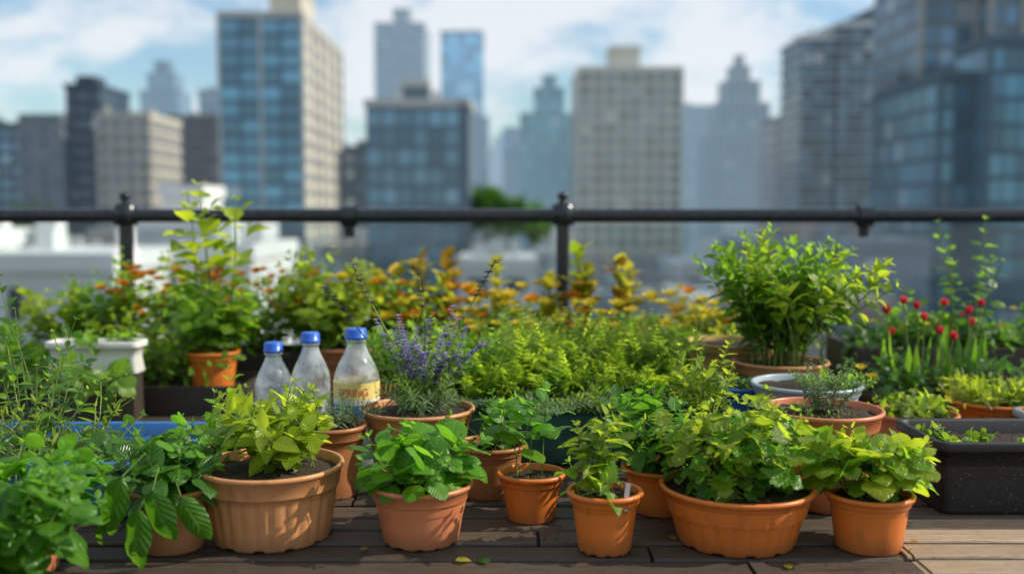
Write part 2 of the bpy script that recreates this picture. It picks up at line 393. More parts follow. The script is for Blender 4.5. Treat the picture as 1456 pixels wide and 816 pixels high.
# ================================================================== foreground potted plants
def potted(name,seed): return empty(name),R(seed)
E,r=potted('potted_pepper_plant',11); pot(E,r,-.48,1.95,.140,.116,.148,M_tan,ribs=28,ra=.025,rim=.3,scal=.004,fill=.02)
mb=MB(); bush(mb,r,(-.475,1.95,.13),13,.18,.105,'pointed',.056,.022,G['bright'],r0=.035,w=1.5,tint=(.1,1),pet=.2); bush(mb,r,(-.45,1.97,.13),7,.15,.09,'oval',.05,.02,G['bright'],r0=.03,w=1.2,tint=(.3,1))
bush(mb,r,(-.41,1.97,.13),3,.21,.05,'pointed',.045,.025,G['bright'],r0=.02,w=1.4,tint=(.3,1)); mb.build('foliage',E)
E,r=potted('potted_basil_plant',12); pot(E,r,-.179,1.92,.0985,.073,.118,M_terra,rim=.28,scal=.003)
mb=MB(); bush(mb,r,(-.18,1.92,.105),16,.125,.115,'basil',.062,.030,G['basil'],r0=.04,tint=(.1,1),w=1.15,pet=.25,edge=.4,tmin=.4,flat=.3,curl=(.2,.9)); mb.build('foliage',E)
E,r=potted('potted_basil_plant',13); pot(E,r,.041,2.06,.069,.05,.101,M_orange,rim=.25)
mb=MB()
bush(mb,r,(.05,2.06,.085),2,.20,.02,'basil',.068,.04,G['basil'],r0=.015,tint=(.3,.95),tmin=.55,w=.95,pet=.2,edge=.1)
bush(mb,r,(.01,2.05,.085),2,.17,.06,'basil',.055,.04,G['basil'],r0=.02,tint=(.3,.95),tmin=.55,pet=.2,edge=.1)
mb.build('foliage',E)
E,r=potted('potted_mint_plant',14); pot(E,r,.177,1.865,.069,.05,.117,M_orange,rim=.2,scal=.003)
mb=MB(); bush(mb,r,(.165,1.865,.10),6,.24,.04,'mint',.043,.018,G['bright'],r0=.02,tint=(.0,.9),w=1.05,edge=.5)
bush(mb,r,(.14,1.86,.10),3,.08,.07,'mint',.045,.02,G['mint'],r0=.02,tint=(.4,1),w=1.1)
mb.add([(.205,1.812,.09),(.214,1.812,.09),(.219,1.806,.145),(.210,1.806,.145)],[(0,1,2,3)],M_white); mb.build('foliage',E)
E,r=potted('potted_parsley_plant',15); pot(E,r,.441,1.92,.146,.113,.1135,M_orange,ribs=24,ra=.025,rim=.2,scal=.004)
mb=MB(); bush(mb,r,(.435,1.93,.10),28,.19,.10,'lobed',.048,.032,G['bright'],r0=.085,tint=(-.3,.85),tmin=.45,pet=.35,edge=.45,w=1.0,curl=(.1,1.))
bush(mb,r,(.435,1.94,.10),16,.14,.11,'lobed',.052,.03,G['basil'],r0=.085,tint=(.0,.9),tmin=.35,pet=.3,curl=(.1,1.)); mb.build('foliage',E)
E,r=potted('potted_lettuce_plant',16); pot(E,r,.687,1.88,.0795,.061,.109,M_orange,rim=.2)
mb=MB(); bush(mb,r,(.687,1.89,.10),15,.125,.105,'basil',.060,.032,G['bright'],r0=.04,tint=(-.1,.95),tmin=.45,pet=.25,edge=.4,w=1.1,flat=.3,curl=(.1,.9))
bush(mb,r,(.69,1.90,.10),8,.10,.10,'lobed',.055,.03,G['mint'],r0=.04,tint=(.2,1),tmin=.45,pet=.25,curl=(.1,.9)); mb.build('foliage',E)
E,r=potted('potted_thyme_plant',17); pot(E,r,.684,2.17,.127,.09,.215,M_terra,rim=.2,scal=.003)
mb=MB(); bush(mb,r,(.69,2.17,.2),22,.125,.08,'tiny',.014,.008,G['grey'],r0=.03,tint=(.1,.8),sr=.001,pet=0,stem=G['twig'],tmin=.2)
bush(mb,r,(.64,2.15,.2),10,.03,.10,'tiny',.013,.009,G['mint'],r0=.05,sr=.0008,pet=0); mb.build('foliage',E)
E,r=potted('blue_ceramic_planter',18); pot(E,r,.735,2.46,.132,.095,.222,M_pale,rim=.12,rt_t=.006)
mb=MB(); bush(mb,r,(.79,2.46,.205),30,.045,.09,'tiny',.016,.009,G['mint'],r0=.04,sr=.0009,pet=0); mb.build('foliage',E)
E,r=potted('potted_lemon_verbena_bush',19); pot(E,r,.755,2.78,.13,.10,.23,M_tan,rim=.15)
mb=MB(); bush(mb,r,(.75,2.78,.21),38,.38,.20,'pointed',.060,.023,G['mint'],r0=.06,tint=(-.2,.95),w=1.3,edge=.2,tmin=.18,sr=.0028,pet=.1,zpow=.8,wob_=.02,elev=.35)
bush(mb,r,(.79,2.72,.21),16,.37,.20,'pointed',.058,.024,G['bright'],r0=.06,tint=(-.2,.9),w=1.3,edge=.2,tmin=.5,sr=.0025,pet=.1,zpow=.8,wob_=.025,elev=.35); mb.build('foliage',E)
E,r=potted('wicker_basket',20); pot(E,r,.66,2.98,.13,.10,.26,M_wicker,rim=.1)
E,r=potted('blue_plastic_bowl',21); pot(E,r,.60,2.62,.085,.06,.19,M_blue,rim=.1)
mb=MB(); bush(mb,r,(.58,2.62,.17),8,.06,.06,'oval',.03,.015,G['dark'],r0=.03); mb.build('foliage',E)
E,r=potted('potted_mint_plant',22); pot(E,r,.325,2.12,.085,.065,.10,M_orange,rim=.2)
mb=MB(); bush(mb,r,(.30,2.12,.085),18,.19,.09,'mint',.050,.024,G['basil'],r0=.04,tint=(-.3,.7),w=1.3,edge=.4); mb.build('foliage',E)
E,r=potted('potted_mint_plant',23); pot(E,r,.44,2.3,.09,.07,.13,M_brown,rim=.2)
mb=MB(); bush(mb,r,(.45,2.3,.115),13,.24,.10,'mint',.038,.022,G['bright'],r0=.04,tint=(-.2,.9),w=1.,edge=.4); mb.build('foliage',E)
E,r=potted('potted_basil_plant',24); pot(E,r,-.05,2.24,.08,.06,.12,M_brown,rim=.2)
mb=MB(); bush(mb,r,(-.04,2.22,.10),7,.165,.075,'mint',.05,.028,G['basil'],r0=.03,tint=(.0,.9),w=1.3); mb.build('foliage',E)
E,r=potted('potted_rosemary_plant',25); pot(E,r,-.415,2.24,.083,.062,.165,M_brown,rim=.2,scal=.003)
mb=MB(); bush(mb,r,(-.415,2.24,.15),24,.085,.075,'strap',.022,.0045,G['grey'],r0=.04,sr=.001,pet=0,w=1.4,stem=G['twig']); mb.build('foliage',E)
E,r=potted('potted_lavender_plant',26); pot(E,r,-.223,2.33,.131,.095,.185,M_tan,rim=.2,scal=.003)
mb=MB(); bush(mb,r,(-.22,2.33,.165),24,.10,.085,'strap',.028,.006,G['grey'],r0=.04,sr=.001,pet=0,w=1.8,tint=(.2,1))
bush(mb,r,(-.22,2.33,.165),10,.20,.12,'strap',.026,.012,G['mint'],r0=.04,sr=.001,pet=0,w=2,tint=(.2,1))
Lv=Leaves()
for i in range(28):
    az=r.uniform(0,2*PI); q=r.uniform(.0,.16); H=r.uniform(.12,.25)
    if i==0: az,q,H=PI,.12,.35
    if i==1: az,q,H=0.1,.16,.36
    if i==2: az,q,H=PI*.5,.05,.34
    if i==3: az,q,H=PI,.20,.30
    tall=i<4
    ts=np.linspace(0,1,7); P=np.array([-.22,2.33,.165])+np.array([math.cos(az),math.sin(az),0])*(q*ts**1.3+.02)[:,None]+np.array([0,0,1])*(H*ts)[:,None]+np.sin(ts*5+i)[:,None]*r.normal(0,.006,3)
    tube(mb,P,.0022 if tall else .0012,.0016 if tall else .0008,G['stem'],4)
    mm=G['dkpurple'] if i<6 else G['purple']
    for k in range(16):
        t=1-(.02 if tall else .035)*k*(.8+.2*r.uniform()); p=np.array([np.interp(t,ts,P[:,c]) for c in range(3)])
        if k%4==3 and i<8: continue
        for s in range(7 if tall else 5):
            a=r.uniform(0,2*PI); Lv.add('tiny',mm,p,(math.cos(a)*.9,math.sin(a)*.9,.5),(0,0,1),r.uniform(.011,.016) if tall else r.uniform(.009,.015),r.uniform(),1.5,1.)
    for k in range(7):
        t=r.uniform(.15,.7); p=np.array([np.interp(t,ts,P[:,c]) for c in range(3)]); a=r.uniform(0,2*PI)
        Lv.add('strap',G['mint'],p,(math.cos(a)*.7,math.sin(a)*.7,.8),(0,0,1),r.uniform(.02,.035),r.uniform(),2.5,1.)
Lv.flush(mb); mb.build('foliage',E)
E,r=potted('teal_trough_planter_with_ferns',27)
tray(E,-.25,.52,2.48,2.95,0,.172,M_teal,.03,.014,r,.03,.02)
mb=MB(); Lv=Leaves()
for i in range(440):
    bx=r.uniform(-.22,.48); by=r.uniform(2.50,2.88); 
    cxx=(bx-.14)/.36; hgt=(1-.2*cxx*cxx)*(1+.10*math.sin(bx*17)+.08*math.sin(bx*41+by*9))
    if bx<-.08: hgt*=.85
    az=r.uniform(0,2*PI)
    front=(by<2.62)
    frond(mb,Lv,r,(bx,by,.15),az if not front else -PI/2+r.normal(0,.9),(r.uniform(.10,.285) if not front else r.uniform(.07,.18))*hgt,r.uniform(1.0,1.55),r.uniform(.0,1.2),16,r.uniform(.018,.034),G['fern'],G['stem'])
Lv.flush(mb)
bush(mb,r,(-.13,2.62,.15),16,.21,.11,'oval',.034,.02,G['mint'],r0=.07,tint=(-.1,.9),w=1.3)
bush(mb,r,(.0,2.53,.15),50,.09,.24,'tiny',.014,.008,G['grey'],r0=.2,sr=.0009,pet=0,tint=(.2,1))
bush(mb,r,(.28,2.53,.15),50,.09,.22,'tiny',.014,.008,G['fern'],r0=.2,sr=.0009,pet=0,tint=(.0,.8))
mb.build('foliage',E)
E,r=potted('blue_plastic_tray',28); tray(E,-1.4,-.72,2.03,2.45,0,.125,M_blue,.03,.014,r,.06,.05)
mb=MB(); bush(mb,r,(-.80,2.12,.07),6,.09,.07,'basil',.05,.03,G['dark'],r0=.03); mb.build('foliage',E)
E,r=potted('leggy_tomato_seedlings',29); mb=MB()
bush(mb,r,(-1.08,2.2,.07),11,.36,.14,'pointed',.036,.045,G['mint'],r0=.12,tint=(.0,.9),sr=.0022,stem=G['stem'],edge=.5,w=1.3,wob_=.025)
bush(mb,r,(-1.02,2.12,.07),24,.24,.17,'strap',.030,.03,G['bright'],r0=.1,tint=(.0,.9),sr=.0022,stem=G['stem'],w=2.4,pet=0,wob_=.035,tmin=.4)
bush(mb,r,(-1.14,2.34,.07),8,.42,.10,'oval',.042,.04,G['dark'],r0=.1,tint=(.0,1),sr=.002,w=1.1)
bush(mb,r,(-.98,2.18,.07),10,.12,.12,'basil',.055,.035,G['dark'],r0=.1,tint=(.0,1),sr=.002,w=1.1)
mb.build('foliage',E)
E,r=potted('potted_basil_plant',30); pot(E,r,-.92,1.74,.12,.10,.10,M_terra)
mb=MB(); bush(mb,r,(-.88,1.64,.05),70,.19,.17,'basil',.052,.026,G['basil'],r0=.12,tint=(-.1,.8),tmin=.05,w=1.05,pet=.2); mb.build('foliage',E)
E,r=potted('potted_basil_plant',31); pot(E,r,-.655,1.88,.075,.06,.12,M_brown)
mb=MB(); bush(mb,r,(-.655,1.88,.10),8,.10,.09,'basil',.07,.04,G['dark'],r0=.03,tint=(.2,1),tmin=.35,pet=.25,edge=.3)
bush(mb,r,(-.67,1.9,.10),6,.16,.09,'basil',.05,.04,G['basil'],r0=.03,tint=(.1,1),tmin=.45,pet=.25,edge=.3)
Lv=Leaves()
for (lx,ly,lz,ax,L) in ((-.70,1.76,.17,-2.0,.115),(-.64,1.74,.15,-1.2,.10),(-.60,1.77,.13,-.7,.10),(-.73,1.78,.12,-2.4,.09),(-.66,1.73,.12,-1.7,.11)):
    Lv.add('basil',G['basil'],(lx,ly,lz),(math.cos(ax)*.6,math.sin(ax)*.3,-.65),(r.normal(0,.3),-.7,.7),L,r.uniform(.1,.5),r.uniform(.6,.85),1.1)
    tube(mb,[(-.655,1.86,.10),((lx-.655)/2,(ly+1.86)/2,lz+.03),(lx,ly,lz)],.002,.0015,G['stem'])
Lv.flush(mb); mb.build('foliage',E)
E,r=potted('potted_mint_plant',32); pot(E,r,-.60,2.12,.08,.06,.13,M_brown)
mb=MB(); bush(mb,r,(-.61,2.12,.11),11,.12,.11,'mint',.052,.028,G['mint'],r0=.03,tint=(-.1,.9),w=1.3)
bush(mb,r,(-.62,2.14,.11),3,.25,.05,'mint',.034,.028,G['mint'],r0=.02,tint=(.4,1),w=1.); mb.build('foliage',E)
E,r=potted('black_planter_tray',33); tray(E,.90,1.5,2.07,2.33,0,.158,M_black,.02,.012,r,.03,.035)
mb=MB()
for (sx,sy) in ((.98,2.14),(1.06,2.22),(1.13,2.13),(1.2,2.22),(.97,2.25),(1.28,2.14),(1.34,2.22)):
    bush(mb,r,(sx,sy,.125),5,.03,.02,'basil',.024,.014,G['fern'],r0=.01,sr=.001,pet=0,tint=(-.2,.7))
mb.build('foliage',E)
E,r=potted('potted_succulent',34); pot(E,r,1.07,2.62,.11,.085,.115,M_terra)
mb=MB(); bush(mb,r,(1.07,2.62,.10),22,.06,.09,'oval',.035,.014,G['fern'],r0=.06); mb.build('foliage',E)
E,r=potted('potted_succulent',35); pot(E,r,1.33,2.72,.12,.09,.13,M_orange)
mb=MB(); bush(mb,r,(1.33,2.72,.115),46,.075,.11,'strap',.04,.01,G['bright'],r0=.07,w=1.8,pet=0); mb.build('foliage',E)
E,r=potted('white_plastic_tray',36); tray(E,1.32,1.8,2.42,2.62,0,.13,M_pale,.02,.012,r,.03,.04)
E,r=potted('red_tulips',37); tray(E,1.02,1.55,2.84,3.06,0,.12,M_black,.02,.012,r,.03,.02)
mb=MB(); Lv=Leaves()
for k,(tx,tz) in enumerate(((1.13,.34),(1.17,.37),(1.20,.33),(1.235,.35),(1.16,.27),(1.25,.29),(1.32,.36),(1.37,.34),(1.42,.36),(1.40,.30),(1.30,.27))):
    top=np.array([tx,2.95+r.uniform(-.08,.08),tz]); b=np.array([tx+r.uniform(-.03,.03),top[1]+r.uniform(-.02,.02),.10])
    tube(mb,[b,(b+top)/2+[r.uniform(-.015,.015),0,.01],top],.003,.0022,G['stem'])
    for l in range(2):
        for q in range(3):
            a=2*PI*q/3+l*PI/3; Lv.add('petal',G['red'],top-[0,0,.002],(math.cos(a)*.5,math.sin(a)*.5,.85),(-math.cos(a),-math.sin(a),.4),r.uniform(.022,.028),r.uniform(),1.4,.8)
    for q in range(2):
        a=r.uniform(0,2*PI); Lv.add('strap',G['mint'],b,(math.cos(a)*.35,math.sin(a)*.35,1),(math.cos(a),math.sin(a),0),r.uniform(.12,.2),r.uniform(.0,.5),1.6,1.)
for p in ((.99,2.8,.20),(1.03,2.82,.17)):
    flower(Lv,r,p,.022,G['yellow'],n=8); tube(mb,[(p[0],p[1]+.06,.1),(p[0],p[1]+.02,.15),p],.0015,.001,G['stem'])
Lv.flush(mb)
for bx in (1.08,1.2,1.32,1.44): bush(mb,r,(bx,2.93,.10),11,.14,.09,'pointed',.05,.03,G['dark'],r0=.06,tint=(.0,.9),w=1.2)
mb.build('foliage',E)
E,r=potted('tall_airy_shrub',38); woodbox(E,1.15,2.6,3.25,3.62,-.45,.20,M_dwood,r,5)
mb=MB(); bush(mb,r,(1.54,3.4,.17),8,.46,.20,'basil',.045,.05,G['mint'],r0=.1,tint=(.1,.9),sr=.003,hi=False,edge=.3,w=1.2)
for k in range(7): bush(mb,r,(1.25+.15*k,3.38+r.uniform(-.05,.08),.17),16,.15*r.uniform(.6,1.3),.11,'lobed',.05,.03,G['mint' if k%2 else 'dark'],r0=.06,hi=False)
for k in range(8):
    Lv=Leaves(); 
    for j in range(2): flower(Lv,r,(1.2+.15*k+r.uniform(-.05,.05),3.3+r.uniform(-.03,.1),.27+r.uniform(-.03,.06)),.017,G['red' if (k+j)%3==0 else 'yellow'],n=7)
    Lv.flush(mb,False)
mb.build('foliage',E)
E,r=potted('dark_wooden_planter',39); woodbox(E,1.0,2.6,3.14,3.24,-.45,.06,M_dwood,r,4)
# ================================================================== bottles
def clearmat():
    m,nt,out=newmat('clear_plastic')
    fr=nd(nt,'ShaderNodeLayerWeight'); fr.inputs[0].default_value=.3
    tr=nd(nt,'ShaderNodeBsdfTransparent'); tr.inputs[0].default_value=(.97,.99,.99,1)
    gl=nd(nt,'ShaderNodeBsdfGlossy'); gl.inputs['Roughness'].default_value=.04
    df=nd(nt,'ShaderNodeBsdfTranslucent'); df.inputs[0].default_value=(.88,.94,.95,1)
    d2=nd(nt,'ShaderNodeBsdfDiffuse'); d2.inputs[0].default_value=(.84,.89,.9,1)
    bp=bump(nt,noise(nt,25,3),.6,.005); nt.links.new(bp,gl.inputs['Normal'])
    a=nd(nt,'ShaderNodeMixShader'); nt.links.new(math_(nt,'ADD',math_(nt,'MULTIPLY',fr.outputs['Facing'],.6),.14,clamp=True),a.inputs[0])
    nt.links.new(tr.outputs[0],a.inputs[1]); nt.links.new(gl.outputs[0],a.inputs[2])
    c=nd(nt,'ShaderNodeMixShader'); c.inputs[0].default_value=.5; nt.links.new(df.outputs[0],c.inputs[1]); nt.links.new(d2.outputs[0],c.inputs[2])
    b=nd(nt,'ShaderNodeMixShader'); nt.links.new(ramp01(nt,noise(nt,22,4),.32,.95),b.inputs[0])
    nt.links.new(a.outputs[0],b.inputs[1]); nt.links.new(c.outputs[0],b.inputs[2]); nt.links.new(b.outputs[0],out.inputs[0]); return m
M_clear=clearmat()
M_cap=plainmat('blue_cap_plastic',(.02,.11,.55),(.03,.15,.62),.3,30,3,.1)
M_ly=plainmat('yellow_label',(.80,.64,.18),(.85,.70,.28),.4,20,3,0)
M_lr=plainmat('red_label',(.6,.04,.02),(.65,.06,.03),.4,20,3,0)
M_lb=plainmat('blue_label',(.04,.16,.45),(.05,.20,.5),.4,20,3,0)
M_lw=plainmat('white_label',(.75,.75,.72),(.8,.8,.78),.4,20,3,0)
def bottle(x,y,R_,H,label):
    E=empty('plastic_water_bottle'); mb=MB(); cr=R_*.50; nk=cr*.82; hc=.026
    sh=H-hc-.012
    pr=[(.001,.006),(R_*.6,.004),(R_*.9,0),(R_,.012)]
    zb=H*.62
    for k in range(1,9):
        z=.012+(zb-.012)*k/8; pr+=[(R_*.985,z-.006),(R_,z)]
    for k in range(1,9):
        q=k/8; pr.append((nk+(R_-nk)*(.5+.5*math.cos(PI*q))**.75,zb+(sh-zb)*q))
    pr+=[(nk,sh+.004),(nk+.004,sh+.006),(nk+.004,sh+.009),(nk,sh+.011),(nk,H-.01)]
    lathe(mb,x,y,0,pr,M_clear,40); mb.build('bottle_body',E)
    mb=MB()
    lathe(mb,x,y,0,[(nk+.001,H-hc+.001),(cr,H-hc),(cr+.001,H-hc+.003),(cr+.001,H-hc+.006),(cr-.001,H-hc+.007),(cr-.001,H-.004),(cr-.004,H),(.001,H+.0005)],M_cap,80,40,.03,H-hc+.0065,H-.002); mb.build('cap',E)
    if label:
        mb=MB(); r2=R_+.0015
        for (a,b,m) in ((.36,.47,M_lb),(.47,.505,M_lw),(.505,.625,M_ly)):
            lathe(mb,x,y,0,[(r2,H*a),(r2,H*(a+b)/2),(r2,H*b)],m,48)
        mb.build('label',E)
        cu=bpy.data.curves.new('label_text','FONT'); cu.body='SPRING'; cu.size=.027; cu.align_x='CENTER'; cu.extrude=.0
        t=bpy.data.objects.new('label_text_tmp',cu); sc.collection.objects.link(t)
        dg=bpy.context.evaluated_depsgraph_get(); me=bpy.data.meshes.new_from_object(t.evaluated_get(dg)); bpy.data.objects.remove(t)
        for v in me.vertices:
            aa=v.co.x*.85/R_; zz=v.co.y+H*.535
            v.co=(x+(r2+.001)*math.sin(aa),y-(r2+.001)*math.cos(aa),zz)
        me.materials.clear(); me.materials.append(M_lr); o=bpy.data.objects.new('label_text',me); sc.collection.objects.link(o); o.parent=E
bottle(-.394,2.5,.057,.352,True)
bottle(-.53,2.6,.05,.330,False)
bottle(-.628,2.6,.05,.304,False)
# ================================================================== mid-ground planters & flowers
def midmass(E,r,x,y,z,n,h,s,kind,ll,m,**k):
    mb=MB(); bush(mb,r,(x,y,z),n,h,s,kind,ll,k.pop('gap',.03),m,hi=False,**k); mb.build('foliage',E)
E,r=potted('wooden_planter_box',40); woodbox(E,-2.3,-.86,3.18,3.5,-.45,.085,M_dwood,r,5)
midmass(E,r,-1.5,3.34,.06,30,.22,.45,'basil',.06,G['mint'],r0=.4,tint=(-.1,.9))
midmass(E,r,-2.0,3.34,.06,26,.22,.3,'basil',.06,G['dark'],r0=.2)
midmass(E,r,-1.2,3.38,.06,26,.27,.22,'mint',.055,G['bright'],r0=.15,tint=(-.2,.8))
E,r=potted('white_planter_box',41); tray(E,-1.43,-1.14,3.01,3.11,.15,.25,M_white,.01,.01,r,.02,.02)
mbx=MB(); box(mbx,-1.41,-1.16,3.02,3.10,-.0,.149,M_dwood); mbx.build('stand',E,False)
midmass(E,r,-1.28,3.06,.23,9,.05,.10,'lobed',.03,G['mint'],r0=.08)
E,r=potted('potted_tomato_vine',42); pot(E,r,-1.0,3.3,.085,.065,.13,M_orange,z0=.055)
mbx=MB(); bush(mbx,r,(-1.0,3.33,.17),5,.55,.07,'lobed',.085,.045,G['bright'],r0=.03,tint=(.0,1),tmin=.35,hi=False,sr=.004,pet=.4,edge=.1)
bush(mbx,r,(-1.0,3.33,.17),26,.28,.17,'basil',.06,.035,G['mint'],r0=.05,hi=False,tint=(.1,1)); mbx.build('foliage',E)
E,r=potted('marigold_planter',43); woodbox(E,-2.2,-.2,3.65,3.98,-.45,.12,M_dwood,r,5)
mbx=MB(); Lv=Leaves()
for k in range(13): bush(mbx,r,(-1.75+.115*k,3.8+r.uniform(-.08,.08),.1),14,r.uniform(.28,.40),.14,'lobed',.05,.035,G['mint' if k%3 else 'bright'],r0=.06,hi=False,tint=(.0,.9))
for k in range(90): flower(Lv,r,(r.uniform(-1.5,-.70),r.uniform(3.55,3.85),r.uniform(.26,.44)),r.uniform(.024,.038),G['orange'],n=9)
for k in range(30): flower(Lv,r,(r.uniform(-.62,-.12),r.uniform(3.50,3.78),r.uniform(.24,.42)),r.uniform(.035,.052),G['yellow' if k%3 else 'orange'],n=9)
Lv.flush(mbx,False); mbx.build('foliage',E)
E,r=potted('potted_hydrangea_bush',44); pot(E,r,-.60,3.55,.14,.11,.25,M_brown,z0=-.08)
midmass(E,r,-.66,3.6,.15,40,.36,.24,'basil',.06,G['bright'],tint=(-.2,.85),r0=.06)
E,r=potted('potted_lavender_plant',45); pot(E,r,-.36,3.0,.10,.08,.14,M_orange)
midmass(E,r,-.34,3.0,.12,26,.22,.16,'oval',.05,G['mint'],tint=(-.1,.9),r0=.06,w=1.3)
E,r=potted('yellow_flower_planter',46); woodbox(E,-.25,1.1,3.65,3.98,-.45,.12,M_dwood,r,5)
mbx=MB(); Lv=Leaves()
for k in range(18): bush(mbx,r,(-.40+.085*k,3.8+r.uniform(-.08,.08),.1),12,r.uniform(.14,.27),.12,'pointed',.06,.03,G[('mint','yel','bright','yel','mint')[k%5]],r0=.05,hi=False,w=1.7)
for k in range(120): flower(Lv,r,(r.uniform(-.6,.95),r.uniform(3.55,3.86),r.uniform(.20,.38)),r.uniform(.024,.052),G[('yellow','yellow','orange','yellow','brown')[k%5]],n=8)
for (sx,H,mm) in ((-.06,.37,'yel'),(.25,.41,'bright'),(.28,.34,'yel'),(.41,.39,'brown'),(.44,.34,'yel'),(.14,.30,'yel'),(-.35,.42,'brown'),(-.25,.40,'brown'),(-.44,.34,'yellow')):
    b=np.array([sx,3.78,.1]); tube(mbx,[b,b+[0,0,H*.5],b+[.005,0,H]],.008,.004,G['stem'])
    for k in range(22):
        a=r.uniform(0,2*PI); t=r.uniform(.4,.95); el=r.uniform(.5,1.35)
        Lv.add('pointed',G[mm if k%2 else 'yel'],b+[0,0,H*t],(math.cos(a)*math.cos(el),math.sin(a)*math.cos(el),math.sin(el)),(0,0,1),r.uniform(.05,.10),r.uniform(),1.9,1.)
Lv.flush(mbx,False); mbx.build('foliage',E)
E,r=potted('potted_herb_mix',47); woodbox(E,-.1,.95,3.2,3.5,-.45,.10,M_dwood,r,5)
mbx=MB(); Lv=Leaves()
for k in range(10): bush(mbx,r,(-.02+.10*k,3.34,.08),14,.20,.1,'oval',.055,.03,G[('mint','bright','fern')[k%3]],r0=.05,hi=False,w=1.3)
for k in range(34): flower(Lv,r,(r.uniform(-.2,.85),r.uniform(3.2,3.4),r.uniform(.23,.34)),r.uniform(.02,.036),G['yellow'],n=8)
Lv.flush(mbx,False)
mbx.build('foliage',E)
# ================================================================== city
HAZE=(.46,.64,.78)  # aerial haze painted on: a glow mixed into each building's facade
cm={}
def citymat(col,haze,kind='wall'):
    key=(col,haze,kind)
    if key in cm: return cm[key]
    m,nt,out=newmat('facade_'+kind)
    t=attr(nt,'tint')
    if kind=='wall':
        nz=noise(nt,.15,5); c=mix(nt,ramp01(nt,nz,.3,.7),col,(col[0]*.85,col[1]*.85,col[2]*.85))
        p=principled(nt,None,c,.8)
    else:
        c=mix(nt,ramp01(nt,t,.0,.9),(col[0]*.55,col[1]*.55,col[2]*.55),(col[0]*1.6,col[1]*1.6,col[2]*1.6))
        c=mix(nt,math_(nt,'MULTIPLY',ramp01(nt,t,.93,.98),.7),c,(.5,.52,.5))
        p=principled(nt,None,c,.15,None,Specular_IOR_Level=.9,Metallic=.45)
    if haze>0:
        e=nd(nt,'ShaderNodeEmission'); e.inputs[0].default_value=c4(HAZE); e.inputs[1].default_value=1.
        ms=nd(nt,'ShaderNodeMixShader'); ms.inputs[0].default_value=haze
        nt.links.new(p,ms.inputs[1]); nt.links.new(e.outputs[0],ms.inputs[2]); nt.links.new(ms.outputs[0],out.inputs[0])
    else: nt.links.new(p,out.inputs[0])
    cm[key]=m; return m
GZ=-45
def winface(mw,r,o,ax,L,nrm,zlow,zt,fh,bw,ww,wh,g):
    nf=int((zt-zlow)/fh); nb=max(1,int(L/bw)); b=L/nb; V=[];T=[]
    for i in range(nf):
        za=zt-(i+1)*fh+fh*(1-wh)*.5; zb=za+fh*wh
        for j in range(nb):
            s=b*j+b*(1-ww)/2; e=s+b*ww
            for (q,z) in ((s,za),(e,za),(e,zb),(s,zb)): V.append((o[0]+ax[0]*q+nrm[0]*.07,o[1]+ax[1]*q+nrm[1]*.07,z))
            T+= [r.uniform()]*4
    n=len(V)//4
    if n: mw.add(V,np.arange(n*4).reshape(-1,4),g,np.array(T))
def building(name,parts,wall,glass,haze,fh=3.2,bw=3.,ww=.7,wh=.6,slab=0,pier=0,seed=1,slabcol=None,zlow=-30,caps=True,front=None):
    r=R(seed); E=empty(name); mb=MB(); mw=MB(); wm=citymat(wall,haze); g=citymat(glass,haze,'glass'); sm=citymat(slabcol or wall,haze)
    ms=MB(); ns=0
    for (x0,x1,y0,y1,zt,win) in parts:
        box(mb,x0,x1,y0,y1,GZ,zt,wm)
        if win:
            if front and win==1:
                fw,fg,fww,fwh=front
                box(mb,x0+.1,x1-.1,y0-.5,y0-.01,GZ,zt-.62,citymat(fw,haze))
                winface(mw,r,(x0+.1,y0-.5),(1,0),x1-x0-.2,(0,-1),zlow,zt-.8,fh,bw,fww,fwh,citymat(fg,haze,'glass'))
            else: winface(mw,r,(x0,y0),(1,0),x1-x0,(0,-1),zlow,zt-.8,fh,bw,ww,wh,g)
            if x1<12: winface(mw,r,(x1,y0),(0,1),y1-y0,(1,0),zlow,zt-.8,fh,bw,ww,wh,g)
            if x0>-12: winface(mw,r,(x0,y0),(0,1),y1-y0,(-1,0),zlow,zt-.8,fh,bw,ww,wh,g)
            nr=3+int((x1-x0)/8)
            for k in range(nr):
                cx=r.uniform(x0+1,x1-2.5); cy=r.uniform(y0+1,max(y0+2,y1-3)); s=r.uniform(.6,1.6)
                box(mb,cx,cx+s,cy,cy+s,zt+.51,zt+.5+r.uniform(.6,2.0),sm)
        if caps: box(mb,x0-.25,x1+.25,y0-.55,y1+.25,zt-.6,zt+.5,sm)
        if win and slab:
            k=0
            while zt-.8-k*fh>zlow:
                z=zt-.8-k*fh; box(ms,x0-slab,x1+slab,y0-slab,y1+.1,z-.16,z+.16,sm); k+=1; ns+=1
        if win and pier:
            nb=max(1,int((x1-x0)/pier)); 
            for j in range(nb+1):
                xx=x0+(x1-x0)*j/nb; box(ms,xx-.3,xx+.3,y0-.75,y0-.01,GZ,zt-.62,sm); ns+=1
            if x1<12:
                nb=max(1,int((y1-y0)/pier))
                for j in range(1,nb+1):
                    yy=y0+(y1-y0)*j/nb; box(ms,x1+.01,x1+.5,yy-.3,yy+.3,GZ,zt-.62,sm)
    mb.build('walls_and_roof',E,False)
    if mw.n: mw.build('windows',E,False)
    if ms.n: ms.build('slabs_and_piers',E,False)
    return E
BL=(.10,.22,.33); DK=(.04,.07,.11); BE=(.58,.53,.43); GY=(.20,.25,.29); DG=(.05,.075,.10); BR=(.14,.10,.085); WH=(.74,.75,.74)
building('apartment_tower',[(-53.6,-38.3,185,226,36.9,1),(-45.5,-39.6,190,203,43,0)],BE,(.14,.20,.26),.05,3.0,3.4,.5,.5,pier=7.6,seed=2,slabcol=(.48,.49,.47),front=((.05,.10,.14),(.09,.24,.34),.88,.78))
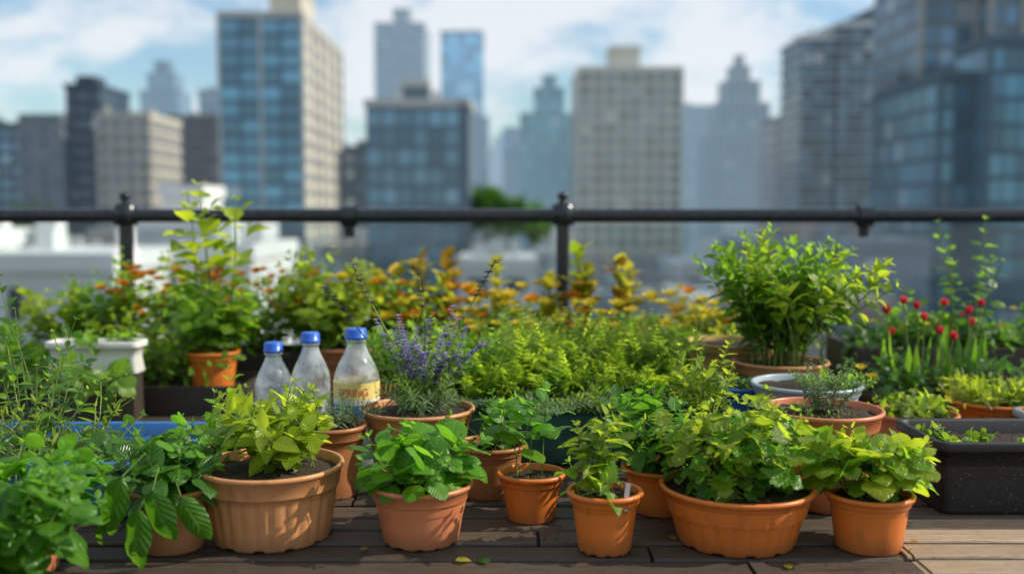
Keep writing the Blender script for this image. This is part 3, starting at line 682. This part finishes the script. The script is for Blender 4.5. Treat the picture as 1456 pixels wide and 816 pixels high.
building('office_building',[(-21.8,-7.8,150,172,17.1,1),(-7.75,-6.4,150,168,17.4,0),(-16.7,-12.8,154,160,20.6,0)],(.10,.15,.19),(.10,.20,.28),.04,2.9,2.3,.85,.78,seed=3,slabcol=(.5,.5,.48))
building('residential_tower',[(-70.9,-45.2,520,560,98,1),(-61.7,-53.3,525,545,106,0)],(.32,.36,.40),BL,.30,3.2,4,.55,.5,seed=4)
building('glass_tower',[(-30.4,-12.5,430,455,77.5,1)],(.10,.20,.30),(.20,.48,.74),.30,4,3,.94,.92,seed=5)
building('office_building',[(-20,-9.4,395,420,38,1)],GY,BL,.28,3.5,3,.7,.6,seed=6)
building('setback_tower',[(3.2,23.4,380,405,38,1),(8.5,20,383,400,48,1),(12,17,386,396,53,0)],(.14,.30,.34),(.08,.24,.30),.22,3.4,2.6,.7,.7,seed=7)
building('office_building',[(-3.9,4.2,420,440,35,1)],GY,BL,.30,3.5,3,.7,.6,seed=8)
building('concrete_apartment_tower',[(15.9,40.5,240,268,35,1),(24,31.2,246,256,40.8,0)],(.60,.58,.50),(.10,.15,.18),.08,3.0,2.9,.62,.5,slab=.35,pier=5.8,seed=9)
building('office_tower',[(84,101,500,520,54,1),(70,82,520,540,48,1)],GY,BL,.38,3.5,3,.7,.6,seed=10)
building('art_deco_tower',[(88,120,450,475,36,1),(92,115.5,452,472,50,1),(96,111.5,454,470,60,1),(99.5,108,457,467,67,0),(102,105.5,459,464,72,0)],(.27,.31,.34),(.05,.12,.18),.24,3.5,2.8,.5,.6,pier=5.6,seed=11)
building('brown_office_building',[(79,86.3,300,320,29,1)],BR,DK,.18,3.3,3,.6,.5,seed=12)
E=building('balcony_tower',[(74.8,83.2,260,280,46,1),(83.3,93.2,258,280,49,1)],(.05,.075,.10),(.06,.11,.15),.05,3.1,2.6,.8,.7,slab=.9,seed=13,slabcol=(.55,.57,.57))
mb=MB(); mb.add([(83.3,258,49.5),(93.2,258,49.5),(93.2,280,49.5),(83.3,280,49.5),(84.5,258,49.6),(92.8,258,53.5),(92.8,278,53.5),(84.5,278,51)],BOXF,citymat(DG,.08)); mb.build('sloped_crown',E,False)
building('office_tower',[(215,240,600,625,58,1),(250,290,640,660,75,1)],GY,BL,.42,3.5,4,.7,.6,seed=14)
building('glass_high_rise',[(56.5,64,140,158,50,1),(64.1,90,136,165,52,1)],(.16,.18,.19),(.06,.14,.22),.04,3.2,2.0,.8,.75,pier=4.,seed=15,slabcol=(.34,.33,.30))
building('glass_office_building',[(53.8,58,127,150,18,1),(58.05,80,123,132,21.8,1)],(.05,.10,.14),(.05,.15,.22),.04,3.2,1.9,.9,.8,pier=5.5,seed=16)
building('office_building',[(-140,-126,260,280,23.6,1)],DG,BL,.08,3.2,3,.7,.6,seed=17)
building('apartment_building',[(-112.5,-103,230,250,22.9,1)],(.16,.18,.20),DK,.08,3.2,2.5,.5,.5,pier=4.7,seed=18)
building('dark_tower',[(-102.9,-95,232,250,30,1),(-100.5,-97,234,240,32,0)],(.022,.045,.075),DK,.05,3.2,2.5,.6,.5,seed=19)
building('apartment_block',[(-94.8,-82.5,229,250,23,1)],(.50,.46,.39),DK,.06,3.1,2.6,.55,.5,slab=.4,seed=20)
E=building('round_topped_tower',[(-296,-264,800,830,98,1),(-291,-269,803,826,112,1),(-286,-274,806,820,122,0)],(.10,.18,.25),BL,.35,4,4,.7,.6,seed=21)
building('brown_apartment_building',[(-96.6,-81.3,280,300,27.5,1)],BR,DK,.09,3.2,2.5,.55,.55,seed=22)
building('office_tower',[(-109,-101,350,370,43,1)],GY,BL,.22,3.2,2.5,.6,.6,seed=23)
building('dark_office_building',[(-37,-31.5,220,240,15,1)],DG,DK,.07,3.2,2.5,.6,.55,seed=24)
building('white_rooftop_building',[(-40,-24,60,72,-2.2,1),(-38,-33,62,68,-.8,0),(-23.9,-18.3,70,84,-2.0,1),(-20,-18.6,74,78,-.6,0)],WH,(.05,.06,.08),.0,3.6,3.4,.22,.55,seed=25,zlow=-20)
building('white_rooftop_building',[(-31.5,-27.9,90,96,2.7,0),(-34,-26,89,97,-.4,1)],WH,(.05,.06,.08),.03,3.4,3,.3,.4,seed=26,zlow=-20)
r=R(77); cols=[(.30,.34,.37),(.48,.48,.46),(.18,.22,.26),(.58,.58,.57),(.28,.22,.18),(.12,.16,.21)]
for i in range(110):
    D=r.uniform(70,520); px=r.uniform(-.56,.56); x=px*D
    if D<110 and x<-5: continue
    w=r.uniform(8,22); d=r.uniform(8,20); zt=-r.uniform(.022,.085)*D if D<300 else -r.uniform(.005,.05)*D
    c=cols[r.randint(len(cols))]; parts=[(x-w/2,x+w/2,D,D+d,zt,1)]
    if r.uniform()<.7: parts.append((x-w*.2,x+w*.1,D+d*.3,D+d*.6,zt+r.uniform(1.5,3),0))
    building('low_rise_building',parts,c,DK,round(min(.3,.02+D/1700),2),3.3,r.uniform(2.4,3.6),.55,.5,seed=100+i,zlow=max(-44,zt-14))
for i in range(46):
    D=r.uniform(750,1300); x=(-.62+1.24*(i+r.uniform())/46)*D; w=r.uniform(24,46)
    zt=D*r.uniform(.03,.095)
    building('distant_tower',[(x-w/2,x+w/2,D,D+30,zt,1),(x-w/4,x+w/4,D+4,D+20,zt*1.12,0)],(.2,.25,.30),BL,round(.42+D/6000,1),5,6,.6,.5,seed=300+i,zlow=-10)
mb=MB(); mb.add([(-6000,-500,GZ),(6000,-500,GZ),(6000,9000,GZ),(-6000,9000,GZ)],[(0,1,2,3)],plainmat('city_ground',(.06,.065,.07),(.13,.13,.12),.9,.02,6,0)); mb.build('ground',None,False)
def citytree(x,y,z0,zt,rad,r):
    E=empty('street_tree'); mb=MB(); tube(mb,[(x,y,z0),(x,y,(z0+zt)/2),(x+.3,y,zt-rad*.6)],.5,.15,G['twig'],8)
    cz=zt-rad
    for k in range(9):
        a=r.uniform(0,2*PI); tube(mb,[(x,y,cz-rad*.7),(x+math.cos(a)*rad*.4,y+math.sin(a)*rad*.4,cz),(x+math.cos(a)*rad*.8,y+math.sin(a)*rad*.8,cz+rad*.3)],.18,.05,G['twig'],5)
    Lv=Leaves()
    cl=[(nrmz(r.normal(0,1,3))*rad*r.uniform(.3,.85)) for _ in range(26)]
    for c in cl:
        for k in range(70):
            p=np.array([x,y,cz])+c+r.normal(0,rad*.16,3); Lv.add('tiny',G['dark' if r.uniform()<.7 else 'basil'],p,r.normal(0,1,3),r.normal(0,1,3),r.uniform(.5,.9),r.uniform(),1.6,1.)
    Lv.flush(mb,False); mb.build('trunk_and_crown',E)
r=R(5)
for (x,y,zt,rad) in ((-4.5,158,5.2,4.),(-.5,165,4.4,3.8),(-7,170,5,4),(3.5,175,2,3.5),(-95,200,2.5,4),(-103,205,1.5,4)): citytree(x,y,GZ,zt,rad,r)
# ================================================================== world / sun
az=math.radians(88); el=math.radians(37)
w=bpy.data.worlds.new('World'); sc.world=w; w.use_nodes=True; nt=w.node_tree; nt.nodes.clear()
out=nd(nt,'ShaderNodeOutputWorld'); bg=nd(nt,'ShaderNodeBackground'); bg.inputs[1].default_value=.12
sky=nd(nt,'ShaderNodeTexSky',sky_type='NISHITA'); sky.sun_disc=False; sky.sun_elevation=el; sky.sun_rotation=az; sky.air_density=1.2; sky.dust_density=.5; sky.ozone_density=2.2
tc=nd(nt,'ShaderNodeTexCoord'); mp=nd(nt,'ShaderNodeMapping'); mp.inputs['Scale'].default_value=(1,1,1.8); mp.inputs['Location'].default_value=(.62,.1,.2)
nt.links.new(tc.outputs['Generated'],mp.inputs[0])
n1=nd(nt,'ShaderNodeTexNoise'); n1.inputs['Scale'].default_value=6.0; n1.inputs['Detail'].default_value=9; n1.inputs['Roughness'].default_value=.58; n1.inputs['Distortion'].default_value=.3
nt.links.new(mp.outputs[0],n1.inputs['Vector'])
cf=ramp01(nt,n1.outputs['Fac'],.39,.58); cf.node.interpolation_type='SMOOTHSTEP'
skc=mix(nt,1.0,sky.outputs[0],(1.0,1.14,1.2),'MULTIPLY')
col=mix(nt,math_(nt,'MULTIPLY',cf,.85),skc,(7.5,7.7,8.0))
nt.links.new(col,bg.inputs[0]); nt.links.new(bg.outputs[0],out.inputs[0])
sd=bpy.data.lights.new('sun','SUN'); sd.energy=5; sd.angle=math.radians(.5); sd.color=(1,.92,.76)
so=bpy.data.objects.new('sun',sd); sc.collection.objects.link(so)
so.rotation_mode='QUATERNION'; so.rotation_quaternion=Vector((math.sin(az)*math.cos(el),math.cos(az)*math.cos(el),math.sin(el))).to_track_quat('Z','Y')
# camera
cd=bpy.data.cameras.new('camera'); co=bpy.data.objects.new('camera',cd); sc.collection.objects.link(co); sc.camera=co
cd.lens=35; cd.sensor_width=36; cd.clip_start=.05; cd.clip_end=12000
co.location=(0,0,.64); co.rotation_euler=(math.radians(90-4.2),0,0)
cd.dof.use_dof=True; cd.dof.focus_distance=2.10; cd.dof.aperture_fstop=1.5; cd.dof.aperture_blades=0
sc.view_settings.view_transform='Standard'; sc.view_settings.look='None'; sc.view_settings.exposure=0
